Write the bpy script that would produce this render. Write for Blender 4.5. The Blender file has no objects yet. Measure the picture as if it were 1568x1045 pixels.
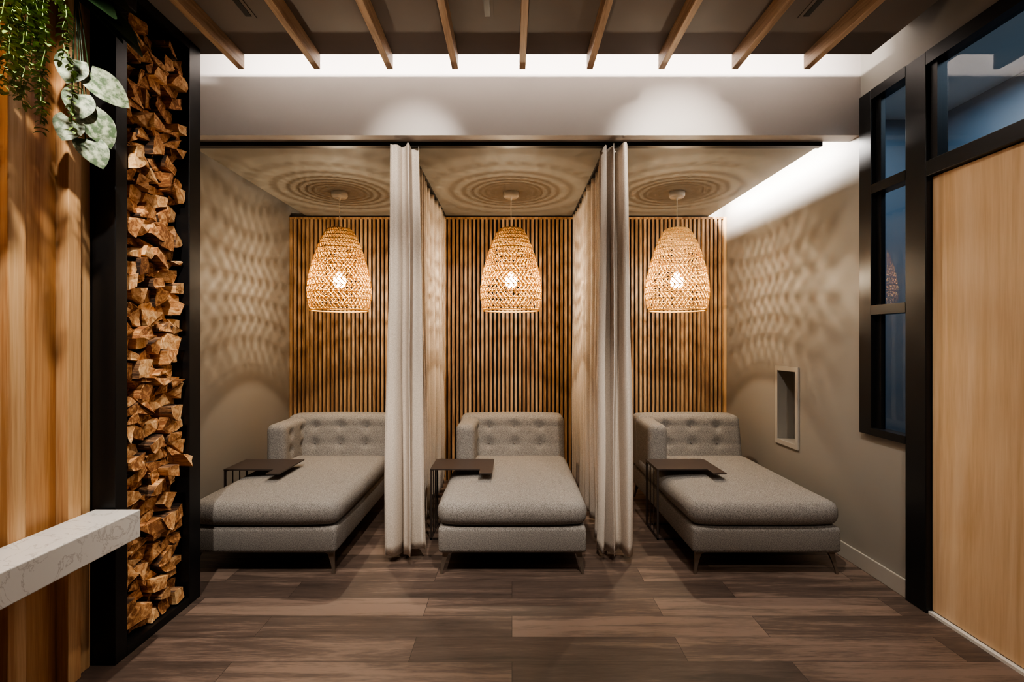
import bpy, bmesh, math, random
from mathutils import Vector, Matrix, noise
random.seed(7)
scene = bpy.context.scene
COL = scene.collection

# ------------------------------------------------------------------ helpers
def lin(r, g, b):
    f = lambda c: ((c/255+0.055)/1.055)**2.4 if c/255 > 0.04045 else c/255/12.92
    return (f(r), f(g), f(b), 1)

def new_mat(name):
    m = bpy.data.materials.new(name); m.use_nodes = True
    nt = m.node_tree
    b = nt.nodes['Principled BSDF']
    return m, nt, b

def N(nt, t, **kw):
    n = nt.nodes.new(t)
    for k, v in kw.items():
        setattr(n, k, v)
    return n

def ramp(nt, stops):
    r = N(nt, 'ShaderNodeValToRGB')
    e = r.color_ramp.elements
    e[0].position, e[0].color = stops[0]
    e[1].position, e[1].color = stops[-1]
    for p, c in stops[1:-1]:
        x = e.new(p); x.color = c
    return r

def coords(nt, scale=(1, 1, 1), rot=(0, 0, 0)):
    tc = N(nt, 'ShaderNodeTexCoord'); mp = N(nt, 'ShaderNodeMapping')
    mp.inputs['Scale'].default_value = scale
    mp.inputs['Rotation'].default_value = rot
    nt.links.new(tc.outputs['Object'], mp.inputs['Vector'])
    return mp.outputs['Vector']

def noise_n(nt, vec, scale, detail=4, rough=0.55, dist=0.0):
    n = N(nt, 'ShaderNodeTexNoise')
    n.inputs['Scale'].default_value = scale
    n.inputs['Detail'].default_value = detail
    n.inputs['Roughness'].default_value = rough
    n.inputs['Distortion'].default_value = dist
    nt.links.new(vec, n.inputs['Vector'])
    return n

def bump(nt, b, h, strength=0.2, dist=0.01):
    bp = N(nt, 'ShaderNodeBump')
    bp.inputs['Strength'].default_value = strength
    bp.inputs['Distance'].default_value = dist
    nt.links.new(h, bp.inputs['Height'])
    nt.links.new(bp.outputs['Normal'], b.inputs['Normal'])

def m_plain(name, col, rough=0.6, metal=0.0, var=0.015, nscale=3, spec=0.5):
    m, nt, b = new_mat(name)
    v = coords(nt)
    n = noise_n(nt, v, nscale, 2)
    c1 = tuple(x*(1-var) for x in col[:3])+(1,); c2 = tuple(min(1, x*(1+var)) for x in col[:3])+(1,)
    r = ramp(nt, [(0.3, c1), (0.7, c2)])
    nt.links.new(n.outputs['Fac'], r.inputs['Fac'])
    nt.links.new(r.outputs['Color'], b.inputs['Base Color'])
    b.inputs['Roughness'].default_value = rough
    b.inputs['Metallic'].default_value = metal
    b.inputs['Specular IOR Level'].default_value = spec
    return m

def m_wood(name, c_dark, c_mid, c_light, axis='Z', scale=9, rough=0.45, island=0.0, fig=2.0, st=0.06, bs=0.12, bd=0.002):
    m, nt, b = new_mat(name)
    s = {'Z': (1, 1, st), 'Y': (1, st, 1), 'X': (st, 1, 1)}[axis]
    tc = N(nt, 'ShaderNodeTexCoord')
    geo = N(nt, 'ShaderNodeNewGeometry')
    off = N(nt, 'ShaderNodeVectorMath', operation='SCALE')
    cmb = N(nt, 'ShaderNodeCombineXYZ')
    for i in range(3):
        nt.links.new(geo.outputs['Random Per Island'], cmb.inputs[i])
    nt.links.new(cmb.outputs[0], off.inputs[0]); off.inputs['Scale'].default_value = 7.3
    add = N(nt, 'ShaderNodeVectorMath', operation='ADD')
    nt.links.new(tc.outputs['Object'], add.inputs[0]); nt.links.new(off.outputs[0], add.inputs[1])
    mp = N(nt, 'ShaderNodeMapping'); mp.inputs['Scale'].default_value = s
    nt.links.new(add.outputs[0], mp.inputs['Vector'])
    v = mp.outputs['Vector']
    n1 = noise_n(nt, v, scale, 5, 0.6, fig)
    n2 = noise_n(nt, v, scale*14, 2, 0.7)
    mx = N(nt, 'ShaderNodeMath', operation='MULTIPLY_ADD')
    nt.links.new(n2.outputs['Fac'], mx.inputs[0]); mx.inputs[1].default_value = 0.35
    nt.links.new(n1.outputs['Fac'], mx.inputs[2])
    m2 = N(nt, 'ShaderNodeMath', operation='MULTIPLY_ADD')
    nt.links.new(geo.outputs['Random Per Island'], m2.inputs[0]); m2.inputs[1].default_value = island
    nt.links.new(mx.outputs[0], m2.inputs[2])
    o = island*.5
    r = ramp(nt, [(0.53+o, c_dark), (0.68+o, c_mid), (0.86+o, c_light)])
    nt.links.new(m2.outputs[0], r.inputs['Fac'])
    nt.links.new(r.outputs['Color'], b.inputs['Base Color'])
    b.inputs['Roughness'].default_value = rough
    bump(nt, b, n2.outputs['Fac'], bs, bd)
    return m

def m_emit(name, col, strength):
    m, nt, b = new_mat(name)
    b.inputs['Base Color'].default_value = col
    b.inputs['Emission Color'].default_value = col
    b.inputs['Emission Strength'].default_value = strength
    return m

class MB:
    """mesh builder collecting several primitives in one bmesh"""
    def __init__(s):
        s.bm = bmesh.new(); s.mats = []
    def mi(s, mat):
        if mat not in s.mats: s.mats.append(mat)
        return s.mats.index(mat)
    def faces(s, verts, faces, mat, smooth=False):
        i = s.mi(mat)
        vs = [s.bm.verts.new(v) for v in verts]
        for f in faces:
            try:
                fc = s.bm.faces.new([vs[k] for k in f]); fc.material_index = i; fc.smooth = smooth
            except ValueError: pass
        return vs
    def box(s, x0, x1, y0, y1, z0, z1, mat, bev=0.0):
        if bev > 0:
            t = bmesh.new()
            bmesh.ops.create_cube(t, size=1)
            for v in t.verts:
                v.co = Vector(((x0+x1)/2+v.co.x*(x1-x0), (y0+y1)/2+v.co.y*(y1-y0), (z0+z1)/2+v.co.z*(z1-z0)))
            bmesh.ops.bevel(t, geom=t.edges[:], offset=bev, segments=2, affect='EDGES', profile=0.5)
            t.verts.ensure_lookup_table(); t.verts.index_update()
            s.faces([v.co.copy() for v in t.verts], [[v.index for v in f.verts] for f in t.faces], mat)
            t.free(); return
        v = [(x0,y0,z0),(x1,y0,z0),(x1,y1,z0),(x0,y1,z0),(x0,y0,z1),(x1,y0,z1),(x1,y1,z1),(x0,y1,z1)]
        s.faces(v, [(0,3,2,1),(4,5,6,7),(0,1,5,4),(1,2,6,5),(2,3,7,6),(3,0,4,7)], mat)
    def tube(s, pts, r, mat, n=8, closed=False, smooth=True, radii=None):
        pts = [Vector(p) for p in pts]; L = len(pts)
        vs = []
        for i, p in enumerate(pts):
            a = pts[(i-1) % L] if (closed or i > 0) else p
            b = pts[(i+1) % L] if (closed or i < L-1) else p
            d = (b-a).normalized()
            up = Vector((0,0,1)) if abs(d.z) < 0.95 else Vector((1,0,0))
            u = d.cross(up).normalized(); w = d.cross(u).normalized()
            rr = radii[i] if radii else r
            for k in range(n):
                t = 2*math.pi*k/n
                vs.append(p+u*math.cos(t)*rr+w*math.sin(t)*rr)
        fs = []
        for i in range(L if closed else L-1):
            j = (i+1) % L
            for k in range(n):
                k2 = (k+1) % n
                fs.append((i*n+k, i*n+k2, j*n+k2, j*n+k))
        if not closed:
            fs.append(tuple(range(n))); fs.append(tuple((L-1)*n+k for k in reversed(range(n))))
        s.faces(vs, fs, mat, smooth)
    def lathe(s, prof, c, mat, n=32, smooth=True):
        vs = []; fs = []
        for r, z in prof:
            for k in range(n):
                t = 2*math.pi*k/n
                vs.append((c[0]+r*math.cos(t), c[1]+r*math.sin(t), c[2]+z))
        for i in range(len(prof)-1):
            for k in range(n):
                k2 = (k+1) % n
                fs.append((i*n+k, i*n+k2, (i+1)*n+k2, (i+1)*n+k))
        s.faces(vs, fs, mat, smooth)
    def rbox(s, x0, x1, y0, y1, z0, z1, r, mat, m=14, e=4, deform=None):
        """rounded box with soft edges, optional deform(p, local_h)"""
        h = Vector(((x1-x0)/2, (y1-y0)/2, (z1-z0)/2)); c = Vector(((x0+x1)/2, (y0+y1)/2, (z0+z1)/2))
        r = min(r, min(h)*0.98)
        def samp(hh):
            o = [-hh + r*(1-math.cos(math.pi/2*i/e)) for i in range(e)]
            inn = max(2, int(m*hh/max(h)))
            o += [-(hh-r)+2*(hh-r)*i/inn for i in range(inn+1)]
            o += [hh - r*(1-math.cos(math.pi/2*i/e)) for i in reversed(range(e))]
            return o
        S = [samp(h.x), samp(h.y), samp(h.z)]
        t = bmesh.new()
        for ax in range(3):
            a, b = (ax+1) % 3, (ax+2) % 3
            for sg in (-1, 1):
                g = []
                for u in S[a]:
                    row = []
                    for w in S[b]:
                        p = Vector((0,0,0)); p[ax] = sg*h[ax]; p[a] = u; p[b] = w
                        inner = Vector([max(-(h[i]-r), min(h[i]-r, p[i])) for i in range(3)])
                        d = p-inner
                        q = inner+d.normalized()*r
                        row.append(t.verts.new(q))
                    g.append(row)
                for i in range(len(g)-1):
                    for j in range(len(g[0])-1):
                        f = (g[i][j], g[i+1][j], g[i+1][j+1], g[i][j+1])
                        t.faces.new(f if sg > 0 else tuple(reversed(f)))
        bmesh.ops.remove_doubles(t, verts=t.verts[:], dist=1e-5)
        for v in t.verts:
            q = v.co.copy()
            if deform: q = deform(q, h)
            v.co = q+c
        t.verts.index_update()
        s.faces([v.co.copy() for v in t.verts], [[v.index for v in f.verts] for f in t.faces], mat, True)
        t.free()
    def obj(s, name, parent=None, loc=None, recalc=False):
        if recalc: bmesh.ops.recalc_face_normals(s.bm, faces=s.bm.faces[:])
        me = bpy.data.meshes.new(name); s.bm.to_mesh(me); s.bm.free()
        for m in s.mats: me.materials.append(m)
        o = bpy.data.objects.new(name, me); COL.objects.link(o)
        if parent: o.parent = parent
        if loc: o.location = loc
        return o

def empty(name, loc=(0,0,0)):
    e = bpy.data.objects.new(name, None); e.location = loc; e.empty_display_size = 0.1
    COL.objects.link(e); return e

# ------------------------------------------------------------------ materials
M_wall = m_plain('taupe_wall_paint', (0.265, 0.245, 0.22, 1), 0.5)
M_soffit = m_plain('soffit_paint', (0.40, 0.36, 0.335, 1), 0.5)
M_ceil = m_plain('dark_ceiling_paint', (0.175, 0.147, 0.132, 1), 0.6)
M_canopy = m_plain('canopy_paint', (0.23, 0.208, 0.175, 1), 0.6)
M_white = m_plain('white_paint', (0.7, 0.68, 0.64, 1), 0.5)
M_base = m_plain('baseboard_paint', (0.37, 0.345, 0.31, 1), 0.45)
M_black = m_plain('black_steel', (0.010, 0.010, 0.011, 1), 0.38, 0.3)
M_bronze = m_plain('bronze_metal', (0.22, 0.175, 0.14, 1), 0.4, 0.7)
M_table = m_plain('table_metal', (0.06, 0.045, 0.04, 1), 0.42, 0.4)
M_blue = m_plain('corridor_blue_wall', (0.14, 0.19, 0.24, 1), 0.6)
M_backing = m_plain('black_felt', (0.006, 0.005, 0.004, 1), 0.9)
M_slat = m_wood('oak_slat', lin(134,100,68), lin(172,136,98), lin(200,164,124), 'Z', 12, 0.5, 0.12)
M_cedar = m_wood('fir_panel', lin(166,112,66), lin(196,146,94), lin(218,172,120), 'Z', 9, 0.42, 0.06, 1.0, 0.03)
M_cedar2 = m_wood('fir_batten', lin(190,140,92), lin(216,173,124), lin(232,194,146), 'Z', 10, 0.42, 0.08, 0.8, 0.03)
M_beam = m_wood('beam_wood', lin(150,122,94), lin(184,154,124), lin(208,178,146), 'Y', 9, 0.5, 0.1)
M_door = m_wood('maple_veneer', lin(204,168,126), lin(218,184,145), lin(228,198,162), 'Z', 3.6, 0.45, 0.0, 3.6)
M_logend = m_wood('split_wood', lin(136,86,48), lin(206,148,92), lin(244,204,150), 'X', 26, 0.85, 0.24, 1.5, 0.2, 0.45, 0.004)
M_logside = m_wood('log_bark', lin(42,32,27), lin(104,76,56), lin(190,142,98), 'X', 20, 0.95, 0.22, 1.5, 0.12, 0.7, 0.008)

def m_floor():
    m, nt, b = new_mat('vinyl_plank_floor')
    tc = N(nt, 'ShaderNodeTexCoord')
    br = N(nt, 'ShaderNodeTexBrick'); br.offset = 0.37; br.offset_frequency = 2
    br.inputs['Scale'].default_value = 1
    br.inputs['Brick Width'].default_value = 1.22
    br.inputs['Row Height'].default_value = 0.178
    br.inputs['Mortar Size'].default_value = 0.0012
    br.inputs['Mortar Smooth'].default_value = 0.1
    br.inputs['Color1'].default_value = (0, 0, 0, 1); br.inputs['Color2'].default_value = (1, 1, 1, 1)
    br.inputs['Mortar'].default_value = (0.5, 0.5, 0.5, 1)
    nt.links.new(tc.outputs['Object'], br.inputs['Vector'])
    sc = N(nt, 'ShaderNodeVectorMath', operation='SCALE'); sc.inputs['Scale'].default_value = 9.0
    nt.links.new(br.outputs['Color'], sc.inputs[0])
    ad = N(nt, 'ShaderNodeVectorMath', operation='ADD')
    nt.links.new(tc.outputs['Object'], ad.inputs[0]); nt.links.new(sc.outputs[0], ad.inputs[1])
    mp = N(nt, 'ShaderNodeMapping'); mp.inputs['Scale'].default_value = (0.09, 1, 1)
    nt.links.new(ad.outputs[0], mp.inputs['Vector'])
    n1 = noise_n(nt, mp.outputs[0], 14, 6, 0.62, 0.6)
    n2 = noise_n(nt, mp.outputs[0], 130, 3, 0.7)
    a = N(nt, 'ShaderNodeMath', operation='MULTIPLY_ADD'); a.inputs[1].default_value = 0.4
    nt.links.new(n2.outputs['Fac'], a.inputs[0]); nt.links.new(n1.outputs['Fac'], a.inputs[2])
    bw = N(nt, 'ShaderNodeMath', operation='MULTIPLY_ADD'); bw.inputs[1].default_value = 0.30
    nt.links.new(br.outputs['Color'], bw.inputs[0]); nt.links.new(a.outputs[0], bw.inputs[2])
    r = ramp(nt, [(0.54, lin(56,46,41)), (0.82, lin(86,71,63)), (1.1, lin(122,103,91))])
    nt.links.new(bw.outputs[0], r.inputs['Fac'])
    mx = N(nt, 'ShaderNodeMixRGB'); mx.inputs['Color2'].default_value = lin(34,27,23)
    nt.links.new(br.outputs['Fac'], mx.inputs['Fac']); nt.links.new(r.outputs['Color'], mx.inputs['Color1'])
    nt.links.new(mx.outputs[0], b.inputs['Base Color'])
    b.inputs['Roughness'].default_value = 0.52
    bump(nt, b, n2.outputs['Fac'], 0.08, 0.002)
    return m
M_floor = m_floor()

def m_fabric(name, c1, c2, scale=260, rough=0.95, bs=0.4, trans=0.0):
    m, nt, b = new_mat(name)
    v = coords(nt)
    n = noise_n(nt, v, scale, 2, 0.8)
    r = ramp(nt, [(0.35, c1), (0.65, c2)])
    nt.links.new(n.outputs['Fac'], r.inputs['Fac'])
    nt.links.new(r.outputs['Color'], b.inputs['Base Color'])
    b.inputs['Roughness'].default_value = rough
    b.inputs['Specular IOR Level'].default_value = 0.2
    bump(nt, b, n.outputs['Fac'], bs, 0.003)
    if trans > 0:
        out = nt.nodes['Material Output']
        t = N(nt, 'ShaderNodeBsdfTranslucent'); nt.links.new(r.outputs['Color'], t.inputs['Color'])
        mx = N(nt, 'ShaderNodeMixShader'); mx.inputs[0].default_value = trans
        nt.links.new(b.outputs[0], mx.inputs[1]); nt.links.new(t.outputs[0], mx.inputs[2])
        nt.links.new(mx.outputs[0], out.inputs['Surface'])
    return m
M_fabric = m_fabric('grey_woven_upholstery', lin(92,88,84), lin(162,156,150), 240)
M_curtain = m_fabric('linen_curtain', lin(198,185,172), lin(228,216,203), 200, 0.9, 0.2, 0.16)
M_wicker = m_fabric('woven_seagrass', lin(190,152,94), lin(226,192,134), 120, 0.7, 0.3, 0.32)

def m_quartz():
    m, nt, b = new_mat('white_quartz')
    v = coords(nt)
    n = noise_n(nt, v, 5, 8, 0.62, 1.2)
    r = ramp(nt, [(0.485, (0.80,0.78,0.74,1)), (0.5, (0.55,0.52,0.49,1)), (0.515, (0.80,0.78,0.74,1))])
    nt.links.new(n.outputs['Fac'], r.inputs['Fac']); nt.links.new(r.outputs['Color'], b.inputs['Base Color'])
    b.inputs['Roughness'].default_value = 0.2
    return m
M_quartz = m_quartz()

def m_glass():
    m, nt, b = new_mat('window_glass')
    nt.nodes.remove(b)
    out = nt.nodes['Material Output']
    t = N(nt, 'ShaderNodeBsdfTransparent'); t.inputs['Color'].default_value = (0.78, 0.86, 0.9, 1)
    g = N(nt, 'ShaderNodeBsdfGlossy'); g.inputs['Roughness'].default_value = 0.02
    f = N(nt, 'ShaderNodeFresnel'); f.inputs['IOR'].default_value = 1.6
    mx = N(nt, 'ShaderNodeMixShader')
    nt.links.new(f.outputs[0], mx.inputs[0]); nt.links.new(t.outputs[0], mx.inputs[1]); nt.links.new(g.outputs[0], mx.inputs[2])
    nt.links.new(mx.outputs[0], out.inputs['Surface'])
    return m
M_glass = m_glass()
M_fern = m_plain('fern_green', lin(84,106,38), 0.55, 0, 0.35, 20)
M_leafdark = m_plain('dark_leaf_green', lin(38,58,34), 0.35, 0, 0.3, 12)
def m_silver():
    m, nt, b = new_mat('silver_leaf')
    n = noise_n(nt, coords(nt), 40, 4, 0.6)
    r = ramp(nt, [(0.42, lin(70,88,62)), (0.6, lin(150,158,134))])
    nt.links.new(n.outputs['Fac'], r.inputs['Fac']); nt.links.new(r.outputs['Color'], b.inputs['Base Color'])
    b.inputs['Roughness'].default_value = 0.5
    return m
M_silver = m_silver()
def m_bulb():
    m, nt, b = new_mat('clear_glowing_bulb')
    nt.nodes.remove(b); out = nt.nodes['Material Output']
    t = N(nt, 'ShaderNodeBsdfTransparent'); e = N(nt, 'ShaderNodeEmission')
    e.inputs['Color'].default_value = (1, .84, .62, 1); e.inputs['Strength'].default_value = 80
    mx = N(nt, 'ShaderNodeMixShader'); mx.inputs[0].default_value = .35
    nt.links.new(t.outputs[0], mx.inputs[1]); nt.links.new(e.outputs[0], mx.inputs[2])
    nt.links.new(mx.outputs[0], out.inputs['Surface'])
    m.cycles.emission_sampling = 'NONE'
    return m
M_bulb = m_bulb()
M_lens = m_emit('downlight_lens', (1.0, 0.9, 0.75, 1), 10); M_lens.cycles.emission_sampling = 'NONE'

# ------------------------------------------------------------------ room shell
XR, XL, YB = 2.15, -2.235, 4.96
b = MB(); b.box(-2.4, 3.7, -2.1, 5.1, -0.06, 0, M_floor); b.obj('floor')
b = MB(); b.box(-2.4, 3.7, -2.1, 5.1, 3.3, 3.36, M_white); b.obj('ceiling')
b = MB(); b.box(-2.4, 3.7, YB, 5.1, 0, 3.3, M_wall); b.obj('wall_back')
b = MB(); b.box(-2.4, 3.7, -2.1, -2.0, 0, 3.3, M_wall); b.obj('wall_front')
b = MB()
b.box(-2.4, XL, 2.76, YB, 0, 3.3, M_wall)
b.box(-2.4, -1.83, 2.69, 2.76, 0, 3.3, M_wall)
b.box(-2.4, -2.10, -2.0, 2.69, 0, 3.3, M_wall)
b.obj('wall_left')
b = MB()
T = 2.28
ny0, ny1, nz0, nz1 = 3.70, 3.95, 0.615, 1.165
b.box(XR, T, ny1, YB, 0, 3.3, M_wall)
b.box(XR, T, 3.0, ny0, 0, 3.3, M_wall)
b.box(XR, T, ny0, ny1, 0, nz0, M_wall)
b.box(XR, T, ny0, ny1, nz1, 3.3, M_wall)
b.box(T-0.01, T+0.01, ny0, ny1, nz0, nz1, M_wall)
b.box(XR, T, 2.648, 3.0, 0, 0.84, M_wall)
b.box(XR, T, -2.0, 3.0, 2.89, 3.3, M_wall)
b.box(XR, T, -2.0, 1.25, 0, 2.89, M_wall)
b.obj('wall_right')
b = MB(); b.box(3.6, 3.7, -2.0, YB, 0, 3.3, M_blue); b.box(T+0.01, 3.6, 4.2, 4.3, 0, 3.3, M_blue); b.obj('wall_corridor')

# niche trim
b = MB()
t0 = 0.035
b.box(XR-0.012, XR-0.001, ny0-t0, ny0, nz0-t0, nz1+t0, M_base)
b.box(XR-0.012, XR-0.001, ny1, ny1+t0, nz0-t0, nz1+t0, M_base)
b.box(XR-0.012, XR-0.001, ny0, ny1, nz1, nz1+t0, M_base)
b.box(XR-0.012, XR-0.001, ny0, ny1, nz0-t0, nz0, M_base)
b.obj('trim_niche')

b = MB(); b.box(XR-0.014, XR-0.001, 2.66, YB-0.06, 0, 0.1, M_base, 0.004); b.obj('baseboard_right')
b = MB(); b.box(XL+0.001, XL+0.014, 2.77, YB-0.06, 0, 0.1, M_base, 0.004); b.obj('baseboard_left')

# soffit, dropped ceiling, canopy
b = MB(); b.box(XL, XR, 3.02, 3.12, 2.67, 3.3, M_soffit); b.obj('ceiling_soffit')
b = MB(); b.box(-1.76, 2.0, -1.95, 2.73, 3.0, 3.005, M_ceil); b.box(-2.1, -1.76, -1.95, 2.69, 3.0, 3.005, M_ceil)
b.box(-1.76, 2.0, 2.722, 2.73, 3.005, 3.022, M_ceil)
b.box(-2.1, 1.98, 2.40, 2.42, 3.005, 3.3, M_ceil); b.box(1.98, 2.0, -1.95, 2.73, 3.005, 3.3, M_ceil)  # unseen backing and fascia, added to block cove LED spill
b.box(2.0, 2.149, -1.95, 2.70, 3.14, 3.16, M_ceil)
b.obj('ceiling_dropped_panel')
b = MB(); b.box(-2.07, 1.98, 3.17, 4.955, 2.66, 2.685, M_canopy); b.obj('ceiling_canopy')
b = MB(); b.box(-2.2, 1.98, 3.122, 3.165, 2.645, 2.70, M_black); b.box(-.72,-.66,3.17,4.9,2.64,2.659,M_black); b.box(.60,.66,3.17,4.9,2.64,2.659,M_black); b.obj('curtain_track')

# ceiling beams
for x in (-1.507, -1.085, -0.68, -0.317, 0.058, 0.433, 0.832, 1.241, 1.642):
    b = MB(); b.box(x-0.017, x+0.017, -1.9, 2.73, 2.915, 2.999, M_beam, 0.002); b.obj('ceiling_beam')
for x in (-1.29, -0.12, 1.44):
    b = MB(); b.box(x-0.03, x+0.03, 1.6, 2.42, 2.994, 2.9995, M_ceil); b.box(x-0.014, x+0.014, 1.62, 2.40, 2.991, 2.9939, M_black); b.obj('slot_diffuser')

# slat wall
b = MB()
b.box(XL+0.002, XR-0.03, 4.94, 4.958, 0.0, 2.645, M_backing)
pitch = 0.0418; x = XL+0.004
while x+0.023 < XR-0.03:
    b.box(x, x+0.023, 4.910, 4.94, 0.0, 2.625, M_slat); x += pitch
b.box(XL+0.002, XR-0.03, 4.908, 4.94, 2.625, 2.645, M_slat)
b.box(XR-0.03, XR-0.002, 4.905, 4.958, 0, 2.645, M_cedar2)
b.obj('slat_wall_panel')

# window + transom frame
b = MB()
F0, F1 = 2.125, 2.20
b.box(F0, F1, 2.516, 2.648, 0.0, 2.888, M_black, 0.004)
b.box(F0, F1, 2.90, 2.999, 0.842, 2.888, M_black, 0.003)
b.box(F0, F1, 2.648, 2.90, 0.842, 0.885, M_black)
b.box(F0, F1, 2.648, 2.90, 2.83, 2.888, M_black)
b.box(F0, F1, 2.648, 2.90, 2.27, 2.325, M_black)
b.box(F0, F1, 2.648, 2.90, 1.555, 1.61, M_black)
b.box(F0+0.03, F1-0.02, 2.86, 2.90, 0.88, 2.83, M_black)
b.box(F0, F1, 1.255, 2.516, 2.245, 2.325, M_black, 0.003)
b.box(F0, F1, 1.255, 2.516, 2.82, 2.888, M_black)
b.box(F0, F1, 1.255, 1.33, 0, 2.888, M_black)
b.box(F0+0.02, F1, 2.47, 2.516, 2.325, 2.82, M_black)
for (y0, y1, z0, z1) in ((2.648,2.90,0.885,1.555),(2.648,2.90,1.61,2.27),(2.648,2.90,2.325,2.83),(1.33,2.516,2.325,2.82)):
    b.faces([(2.17,y0,z0),(2.17,y1,z0),(2.17,y1,z1),(2.17,y0,z1)], [(3,2,1,0)], M_glass)
b.obj('window_1')
b = MB()
b.box(2.155, 2.195, 1.335, 2.512, 0.018, 2.242, M_door, 0.003)
b.obj('door_1')
b = MB(); b.box(2.135, 2.2, 1.335, 2.512, 0.0, 0.014, M_white); b.obj('trim_threshold')

# ------------------------------------------------------------------ wood wall
b = MB()
WX = -1.812
b.box(-2.09, WX-0.04, -1.99, 2.105, 0, 2.999, M_cedar2)
edges = [2.105, 2.04, 1.972, 1.81, 1.735, 1.55, 1.475, 1.29, 1.215, 1.03, .955, .77, .695, .5, .43, .2,-.2,-.6,-1.0,-1.4,-1.99]
for i in range(len(edges)-1):
    y1, y0 = edges[i], edges[i+1]
    if i == 0: b.box(WX-0.04, WX, y0+.003, y1, 0, 2.999, M_cedar2, 0.002)
    elif i % 2 == 1: b.box(WX-0.04, WX+0.022, y0+0.004, y1-0.004, 0, 2.999, M_cedar2, 0.003)
    else: b.box(WX-0.041, WX-0.026, y0, y1, 0, 2.999, M_cedar)
b.obj('wood_wall_panelling')
b = MB(); b.box(WX+0.024, -1.592, -1.0, 2.10, 0.56, 0.678, M_quartz, 0.004); b.obj('quartz_ledge')

# ------------------------------------------------------------------ firewood rack
RX = -1.708
b = MB()
b.box(WX, RX, 2.11, 2.175, 0, 2.999, M_black, 0.003)
b.box(WX, RX, 2.593, 2.686, 0, 2.999, M_black, 0.003)
b.box(-2.095, RX, 2.175, 2.593, 0.0, 0.04, M_black)
b.box(-2.095, RX, 2.175, 2.593, 2.95, 2.999, M_black)
b.box(-2.095, -2.07, 2.11, 2.686, 0.04, 2.95, M_black)
b.box(-2.07, WX, 2.11, 2.14, 0.04, 2.95, M_black)
b.box(-2.07, WX, 2.655, 2.686, 0.04, 2.95, M_black)
rack = b.obj('firewood_rack')
b = MB()
rnd = random.Random(3)
nc, nr = 5, 48
Y0, Y1, Z0, Z1 = 2.182, 2.586, 0.045, 2.90
gv = [[None]*(nc+1) for _ in range(nr+1)]
for j in range(nr+1):
    for i in range(nc+1):
        yy = Y0+(Y1-Y0)*i/nc; zz = Z0+(Z1-Z0)*j/nr
        if 0 < i < nc: yy += rnd.uniform(-.032, .032)
        if 0 < j < nr: zz += rnd.uniform(-.025, .025)
        gv[j][i] = (yy, zz)
b.mi(M_logend); b.mi(M_logside)
def log(poly):
    cy = sum(p[0] for p in poly)/len(poly); cz = sum(p[1] for p in poly)/len(poly)
    xf = -1.745+rnd.uniform(-.045, .03)
    if rnd.random() < .08: xf += .035
    dy, dz = rnd.uniform(-.015, .015), rnd.uniform(-.015, .015)
    if cy > 2.53: dy = min(dy, 0)
    if cy < 2.24: dy = max(dy, 0.0)
    sy, sz = rnd.uniform(-.22, .22), rnd.uniform(-.22, .22)
    ang = rnd.uniform(-.3, .3)
    bark = [rnd.random() < .38 for _ in poly]
    pp = []; pb = []
    for k in range(len(poly)):
        a, c = poly[k], poly[(k+1) % len(poly)]
        pp.append(a); pb.append(bark[k])
        if bark[k]:       # rounded bark side
            for u in (.25, .5, .75):
                q = .22*math.sin(math.pi*u)
                mx, mz = a[0]+(c[0]-a[0])*u, a[1]+(c[1]-a[1])*u
                pp.append((mx-(cy-mx)*q*.6, mz-(cz-mz)*q*.6)); pb.append(True)
        elif rnd.random() < .8:  # ragged split side
            u = rnd.uniform(.3, .7)
            mx, mz = a[0]+(c[0]-a[0])*u, a[1]+(c[1]-a[1])*u
            q = rnd.uniform(-.16, .12); pp.append((mx-(cy-mx)*q, mz-(cz-mz)*q)); pb.append(False)
    n = len(pp); back = []; mid = []; front = []
    for (py, pz) in pp:
        ry, rz = (py-cy)*.92, (pz-cz)*.92
        back.append(b.bm.verts.new((-2.06, cy+ry*.9, cz+rz*.9)))
        fy = ry*math.cos(ang)-rz*math.sin(ang); fz = ry*math.sin(ang)+rz*math.cos(ang)
        Y = min(max(cy+fy+dy, 2.178), 2.59); Z = max(.045, cz+fz+dz)
        mid.append(b.bm.verts.new((xf-.06+rnd.uniform(-.01,.01), min(max(Y+rnd.uniform(-.003,.003), 2.178), 2.59), Z+rnd.uniform(-.003,.003))))
        front.append(b.bm.verts.new((xf+sy*fy+sz*fz+rnd.uniform(-.004,.004), Y, Z)))
    f = b.bm.faces.new(front); f.material_index = 0
    for k in range(n):
        k2 = (k+1) % n
        for A, B in ((back, mid), (mid, front)):
            f = b.bm.faces.new((A[k], A[k2], B[k2], B[k]))
            f.material_index = 1 if pb[k] else 0
for j in range(nr):
    for i in range(nc):
        A, B, C, D = gv[j][i], gv[j][i+1], gv[j+1][i+1], gv[j+1][i]
        q = rnd.random()
        if q < .15: log([A, B, C]); log([A, C, D])
        elif q < .28: log([A, B, D]); log([B, C, D])
        else: log([A, B, C, D])
b.obj('firewood_stack', recalc=True)

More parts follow.
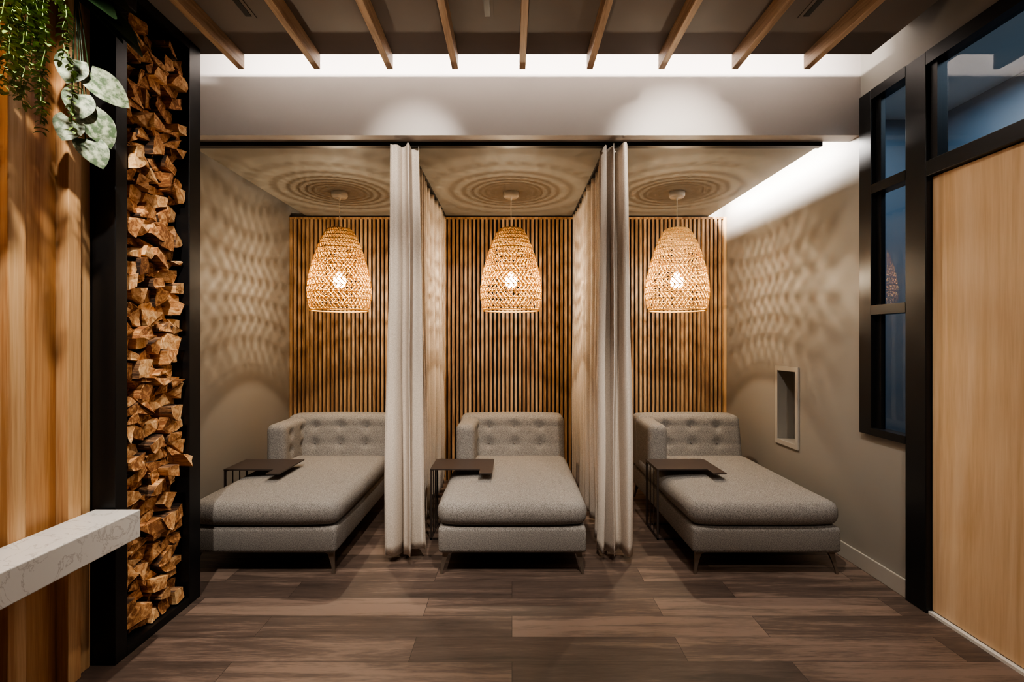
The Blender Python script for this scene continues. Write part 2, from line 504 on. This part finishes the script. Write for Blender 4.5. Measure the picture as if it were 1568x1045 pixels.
# ------------------------------------------------------------------ pendant lamps
def profile(t):  # t 0 top .. 1 bottom
    pts = [(0,.092),(.04,.118),(.15,.155),(.3,.193),(.45,.223),(.6,.245),(.75,.257),(.88,.252),(1,.233)]
    for a, c in zip(pts, pts[1:]):
        if t <= c[0]:
            u = (t-a[0])/(c[0]-a[0]); return a[1]+(c[1]-a[1])*u
    return pts[-1][1]
H = 0.685
def build_shade():
    b = MB()
    bands = [0,.045,.09,.14,.19,.25,.32,.39,.47,.55,.63,.71,.79,.87,.97]
    def pt(th, t, dr=0): r = profile(t)+dr; return (r*math.cos(th), r*math.sin(th), -t*H)
    for i, t in enumerate(bands):
        b.tube([pt(2*math.pi*k/48, t) for k in range(48)], (.0056 if t < .3 else .0034) if i else .006, M_wicker, 6, closed=True)
    b.tube([pt(2*math.pi*k/48, 1.0) for k in range(48)], .0070, M_wicker, 6, closed=True)
    for i in range(len(bands)-1):
        t0, t1 = bands[i], bands[i+1]
        top = t0 < .38
        n = 38 if top else 40
        w = .0036 if top else .0041
        for sgn in (1, -1):
            span = (2*math.pi/n)*1.3*sgn
            main = (i+(sgn > 0)) % 2
            for k in range(n):
                th = 2*math.pi*(k+.25*sgn)/n + rndp.uniform(-.02, .02)
                b.tube([pt(th, t0, .003*sgn), pt(th+span*.5, (t0+t1)/2, .003*sgn), pt(th+span, t1, .003*sgn)], w if main else w*.64, M_wicker, 4, smooth=False)
    for k in range(28):
        th = 2*math.pi*k/28
        b.tube([(.02*math.cos(th), .02*math.sin(th), .004), pt(th, 0)], .0034, M_wicker, 4)
    return b.obj('shade')
rndp = random.Random(5)
def ico(c, r, mat, b, sub=2):
    t = bmesh.new(); bmesh.ops.create_icosphere(t, subdivisions=sub, radius=r); t.verts.index_update()
    b.faces([v.co+Vector(c) for v in t.verts], [[v.index for v in f.verts] for f in t.faces], mat, True); t.free()
shade_me = None
for px in (-1.46, -0.008, 1.397):
    e = empty('pendant_lamp', (px, 4.15, 2.343))
    if shade_me is None:
        o = build_shade(); shade_me = o.data; o.parent = e
    else:
        o = bpy.data.objects.new('shade', shade_me); COL.objects.link(o); o.parent = e
    b = MB()
    b.tube([(0,0,.29), (0,0,-.36)], .0035, M_white, 8)
    b.lathe([(0,.317),(.066,.317),(.066,.285),(.058,.272),(0.01,.27),(.008,.25),(0,.25)], (0,0,0), M_white, 32)
    b.lathe([(0,-.33),(.02,-.33),(.022,-.385),(0,-.385)], (0,0,0), M_white, 16)
    b.obj('cord_and_canopy', e)
    b = MB(); ico((0,0,-.44), .054, M_bulb, b, 3); b.obj('bulb', e)
    l = bpy.data.lights.new('bulb_light', 'POINT'); l.energy = 58; l.color = (1, .82, .58); l.shadow_soft_size = .017
    lo = bpy.data.objects.new('bulb_light', l); lo.location = (0,0,-.44); lo.parent = e; COL.objects.link(lo)

# ------------------------------------------------------------------ chaise lounges
def chaise():
    b = MB(); W = .90
    b.rbox(.005, W-.005, 0.0, 1.52, .13, .285, .025, M_fabric, 10, 3)
    def seat(p, h):
        u, v = p.x/h.x, p.y/h.y
        if p.z > 0: p.z += .022*(1-u*u)*(1-abs(v)**4) - .008
        k = 1-abs(p.z)/h.z*.5
        p.x *= 1+.018*k*(1-v*v)
        if v < -.8: p.y += .03*(abs(u)**6)
        p.z += noise.noise(Vector((p.x*4, p.y*3, 1)))*.008
        return p
    b.rbox(-.005, W+.005, -.015, 1.27, .287, .435, .062, M_fabric, 22, 5, seat)
    def back(p, h):
        q = p.copy()
        if p.y < 0:
            d = 0
            for bx in (-.20, .02, .24):
                for bz in (0.0, .14):
                    r2 = (p.x-bx)**2+(p.z-bz)**2
                    d += .024*math.exp(-r2/(.035**2))
                d += .004*math.exp(-((p.x-bx)/.012)**2)
            for bz in (0.0, .14): d += .004*math.exp(-((p.z-bz)/.014)**2)
            q.y += d
        q.y += (p.z+h.z)*.17
        if p.z > 0: q.z += .01*(1-(p.x/h.x)**2)
        return q
    b.rbox(.0, W, 1.23, 1.44, .287, .755, .05, M_fabric, 44, 5, back)
    def arm(p, h):
        q = p.copy()
        if p.x > 0:
            d = 0
            for by in (-.13, .07):
                for bz in (-.0, .13):
                    d += .020*math.exp(-((p.y-by)**2+(p.z-bz)**2)/(.035**2))
                d += .005*math.exp(-((p.y-by)/.014)**2)
            q.x -= d
            s = max(0, (p.y+.02)/h.y)
            q.x += .07*s*s
        return q
    b.rbox(0.002, .155, .93, 1.46, .287, .738, .05, M_fabric, 26, 5, arm)
    for bx in (.25, .47, .69):
        for bz in (.521, .661):
            yy = 1.23+.024+(bz-.287)*.17
            ico((bx, yy, bz), .009, M_fabric, b, 1)
    for (lx, sx) in ((.03, 1), (W-.03, -1)):
        for (ly, sy) in ((.03, 1), (1.47, -1)):
            v = []
            for (z, w, o) in ((.135, .07, 0), (.115, .034, 0), (.06, .02, -.006), (0, .014, -.014)):
                x0, x1 = sorted((lx+sx*o, lx+sx*(o+w))); y0, y1 = sorted((ly+sy*o, ly+sy*(o+w*.7)))
                v += [(x0,y0,z),(x1,y0,z),(x1,y1,z),(x0,y1,z)]
            fs = [(0,1,2,3),(15,14,13,12)]
            for i in range(3):
                for k in range(4):
                    k2 = (k+1) % 4; fs.append((i*4+k, (i+1)*4+k, (i+1)*4+k2, i*4+k2))
            b.faces(v, fs, M_bronze)
    return b
ch0 = None
for cx in (-1.945, -.449, 1.075):
    if ch0 is None:
        ch0 = chaise().obj('chaise_lounge', loc=(cx, 2.92, 0))
    else:
        o = bpy.data.objects.new('chaise_lounge', ch0.data); o.location = (cx, 2.92, 0); COL.objects.link(o)

# ------------------------------------------------------------------ side tables
def table():
    b = MB()
    zt, th = .50, .008
    pl = [(0,.14),(.35,.14),(.35,.03),(.44,.03),(.44,.44),(0,.44)]
    n = len(pl)
    v = [(x,y,zt) for x,y in pl]+[(x,y,zt-th) for x,y in pl]
    b.faces(v, [tuple(range(n)), tuple(reversed(range(n,2*n)))]+[(k,n+k,n+(k+1)%n,(k+1)%n) for k in range(n)], M_table)
    s = .006
    for y in (.15, .43):
        b.box(0, 2*s, y-s, y+s, .0, zt-th, M_table)
        b.box(0, .38, y-s, y+s, .0, 2*s, M_table)
    b.box(0, 2*s, .15, .43, .0, 2*s, M_table)
    b.box(0, 2*s, .15, .43, zt-th-2*s, zt-th, M_table)
    b.box(.37, .382, .15, .43, .0, 2*s, M_table)
    b.box(0.003, .009, .24, .246, .01, zt-th, M_table)
    b.box(0.003, .009, .33, .336, .01, zt-th, M_table)
    return b
t0o = table().obj('c_shaped_side_table', loc=(-2.02, 3.29, 0))
for tx in (-.575, 1.02):
    o = bpy.data.objects.new('c_shaped_side_table', t0o.data); o.location = (tx, 3.30, 0); COL.objects.link(o)

# ------------------------------------------------------------------ curtains
def curtain(x0, side, name, seed):
    path = []
    y = 4.88; ph = 0
    while y > 3.36:
        a = .045+.012*math.sin(y*7+seed)
        path.append((x0+a*math.sin(ph), y, a)); y -= .0085; ph += 2*math.pi*.0085/(.15+.03*math.sin(y*5))
    while y > 3.18:
        k = (3.36-y)/.18
        a = .05+.055*k
        path.append((x0-side*.02*k+a*math.sin(ph), y, a)); y -= .0035; ph += 2*math.pi*.0035/.085
    xs = path[-1][0]; xe0, xe1 = x0-.130, x0+.12
    n = 110
    tgt = xe0 if xs > x0 else xe1; st = xs
    for i in range(1, n+1):
        u = i/n
        path.append((st+(tgt-st)*u+.016*math.sin(u*20+1), 3.115+.055*math.sin(u*2*math.pi*2.2+seed)+.018*math.sin(u*2*math.pi*5.3+1), .03))
    b = MB(); nz = 44; zt, zb = 2.636, .055
    vs = []; fs = []; m = len(path)
    for j in range(nz+1):
        t = j/nz; z = zt+(zb-zt)*t
        for i, (x, y, a) in enumerate(path):
            am = .74+.30*t
            dx = (x-x0)*am; dx += .022*noise.noise(Vector((i*.03, z*.8, seed)))*(.3+t)
            dy = .026*noise.noise(Vector((i*.035, z*.9, seed+9)))*(.3+t)
            zz = z + (.03*noise.noise(Vector((i*.02, 0, seed+3))) if j == nz else 0)
            vs.append((x0+dx, y+dy, zz))
    for j in range(nz):
        for i in range(m-1):
            fs.append((j*m+i, j*m+i+1, (j+1)*m+i+1, (j+1)*m+i))
    b.faces(vs, fs, M_curtain, True)
    o = b.obj(name)
    so = o.modifiers.new('thick', 'SOLIDIFY'); so.thickness = .002
    return o
curtain(-.69, 1, 'curtain', 2)
curtain(.635, -1, 'curtain', 5)

# ------------------------------------------------------------------ plants
rl = random.Random(11)
def leaf(b, base, d, up, L, W, mat, fold=.25, droop=.3, heart=False, n=8):
    d = Vector(d).normalized(); up = Vector(up); s = d.cross(up).normalized(); nn = s.cross(d).normalized()
    vs = []; fs = []
    for i in range(n+1):
        t = i/n
        if heart: w = W*(math.sin(math.pi*min(1, t*.80+.20))**.75)*(1-.15*t)
        else: w = W*math.sin(math.pi*(t*.94+.03))**.8
        c = Vector(base)+d*(L*t)+nn*(-droop*L*t*t)
        lobe = d*(-.10*L*(1-t)**3) if heart else Vector((0,0,0))
        vs += [c-s*w+nn*fold*w+lobe, c, c+s*w+nn*fold*w+lobe]
    for i in range(n):
        a = i*3
        fs += [(a, a+1, a+4, a+3), (a+1, a+2, a+5, a+4)]
    b.faces(vs, fs, mat, True)
b = MB()
b.box(WX+.026, -1.60, 1.45, 2.09, 2.80, 2.98, M_black, .004); b.obj('wall_planter')
b = MB()
for s in range(32):
    y = rl.uniform(1.56, 1.80); x = rl.uniform(-1.76, -1.60)
    L = rl.uniform(.28, .66); z0 = 2.80
    dx, dy = rl.uniform(-.03, .07), rl.uniform(-.08, .05)
    pts = []
    m = int(L/.012)
    for i in range(m):
        t = i/m
        p = Vector((x+dx*math.sin(t*2.2)+.008*math.sin(t*20+s), y+dy*t, z0+.03*math.sin(t*3)-L*t)); pts.append(p)
    b.tube(pts[::3], .0016, M_fern, 4)
    for i, p in enumerate(pts):
        for _ in range(2):
            a = rl.uniform(0, 6.28)
            dd = (math.cos(a), math.sin(a), rl.uniform(-.6, .4))
            leaf(b, p, dd, (0,0,1), rl.uniform(.016, .030), rl.uniform(.005, .009), M_fern, .2, .3, n=3)
b.obj('trailing_fern')
b = MB()
for (x,y,z,dx,dy,dz,L,W) in ((-1.70,1.90,2.80,.5,.0,-.1,.20,.055),(-1.70,1.96,2.78,.3,.35,-.1,.20,.05),(-1.70,1.88,2.76,.6,-.1,-.2,.20,.05),(-1.7,1.98,2.76,.6,.2,-.3,.18,.05),(-1.7,1.90,2.74,.4,.4,-.2,.18,.05),(-1.7,2.0,2.74,.4,.3,-.2,.18,.05)):
    leaf(b, (x,y,z), (dx,dy,dz), (.5,-.5,.6), L, W, M_leafdark, .25, .35)
    b.tube([(-1.72,1.92,2.81), (x,y,z)], .003, M_leafdark, 5)
b.obj('broadleaf_plant')
b = MB()
for (x,y,z,L,dx,dy,dz) in ((-1.71,1.91,2.50,.11,.1,-.3,-.8),(-1.69,1.96,2.46,.15,.5,.5,-.35),(-1.70,1.92,2.37,.11,.2,-.2,-.7),(-1.69,1.95,2.31,.14,.4,.3,-.7),(-1.71,1.90,2.26,.10,.1,-.4,-.8),(-1.69,1.94,2.20,.12,.45,.1,-.7)):
    b.tube([(-1.72,1.93,2.81), ((x-1.72)/2, (y+1.93)/2, (z+2.85)/2), (x,y,z)], .0022, M_leafdark, 5)
    leaf(b, (x,y,z), (dx,dy,dz), (.8,-.6,.3), L, L*.5, M_silver, .12, .2, heart=True)
b.obj('begonia_plant')

# ------------------------------------------------------------------ lights
def spot(name, loc, tgt, power, ang, blend=.6, col=(1,.92,.82), r=.03):
    l = bpy.data.lights.new(name, 'SPOT'); l.energy = power; l.spot_size = math.radians(ang); l.spot_blend = blend
    l.color = col; l.shadow_soft_size = r
    o = bpy.data.objects.new(name, l); o.location = loc
    o.rotation_euler = (Vector(tgt)-Vector(loc)).to_track_quat('-Z', 'Y').to_euler(); COL.objects.link(o); return o
def area(name, loc, rot, sx, sy, power, col=(1,.94,.89)):
    l = bpy.data.lights.new(name, 'AREA'); l.shape = 'RECTANGLE'; l.size = sx; l.size_y = sy; l.energy = power; l.color = col
    o = bpy.data.objects.new(name, l); o.location = loc
    o.rotation_euler = rot; COL.objects.link(o); return o
area('cove_led_front', (.1, 2.56, 3.013), (math.radians(90), 0, 0), 3.7, .012, 105)
area('cove_led_side', (1.955, 4.05, 2.72), (0, math.radians(-90), 0), .02, 1.7, 48)
for i, (x, y) in enumerate(((-1.29,1.3),(-.49,2.1),(.25,1.3),(1.04,2.1),(-.49,.2),(1.04,.2))):
    b = MB(); b.lathe([(.034,.004),(.05,.004),(.052,-.004),(.036,-.006),(.034,.004)], (x,y,2.999), M_black, 24)
    b.lathe([(0,0),(.034,0)], (x,y,2.9985), M_lens, 24); b.obj('downlight')
spot('spot_wood', (-1.29,1.3,2.98), (-1.8,1.9,1.2), 165, 90)
spot('spot_a', (-.49,2.1,2.98), (-1.2,3.05,.4), 120, 68, 1)
spot('spot_b', (1.04,2.1,2.98), (1.45,3.05,.4), 120, 68, 1)
spot('spot_c', (.25,1.3,2.98), (.02,3.15,.4), 210, 42, 1)
spot('spot_d', (1.04,.2,2.98), (2.1,1.9,1.3), 100, 80, 1)
spot('spot_e', (-.49,.2,2.90), (-.72,3.1,1.3), 180, 34, 1)
spot('spot_f', (1.04,.2,2.90), (.70,3.1,1.3), 180, 34, 1)
spot('wash_a', (-.49,1.9,2.98), (-.60,3.02,2.56), 100, 36, 1)
spot('wash_b', (1.04,1.9,2.98), (1.02,3.02,2.56), 190, 48, 1)
area('corridor_light', (3.0, 2.6, 3.25), (0,0,0), .6, 2.5, 26, (.7,.85,1))

w = bpy.data.worlds.new('world'); scene.world = w; w.use_nodes = True
w.node_tree.nodes['Background'].inputs[0].default_value = (.5,.45,.4,1)
w.node_tree.nodes['Background'].inputs[1].default_value = .02

# ------------------------------------------------------------------ camera
c = bpy.data.cameras.new('camera'); c.sensor_width = 36; c.lens = 17.22; c.clip_start = .05
co = bpy.data.objects.new('camera', c); co.location = (0, 0, 1.4); co.rotation_euler = (math.radians(90), 0, 0)
COL.objects.link(co); scene.camera = co
scene.view_settings.view_transform = 'AgX'
scene.view_settings.look = 'AgX - Medium High Contrast'
scene.view_settings.exposure = 0.22
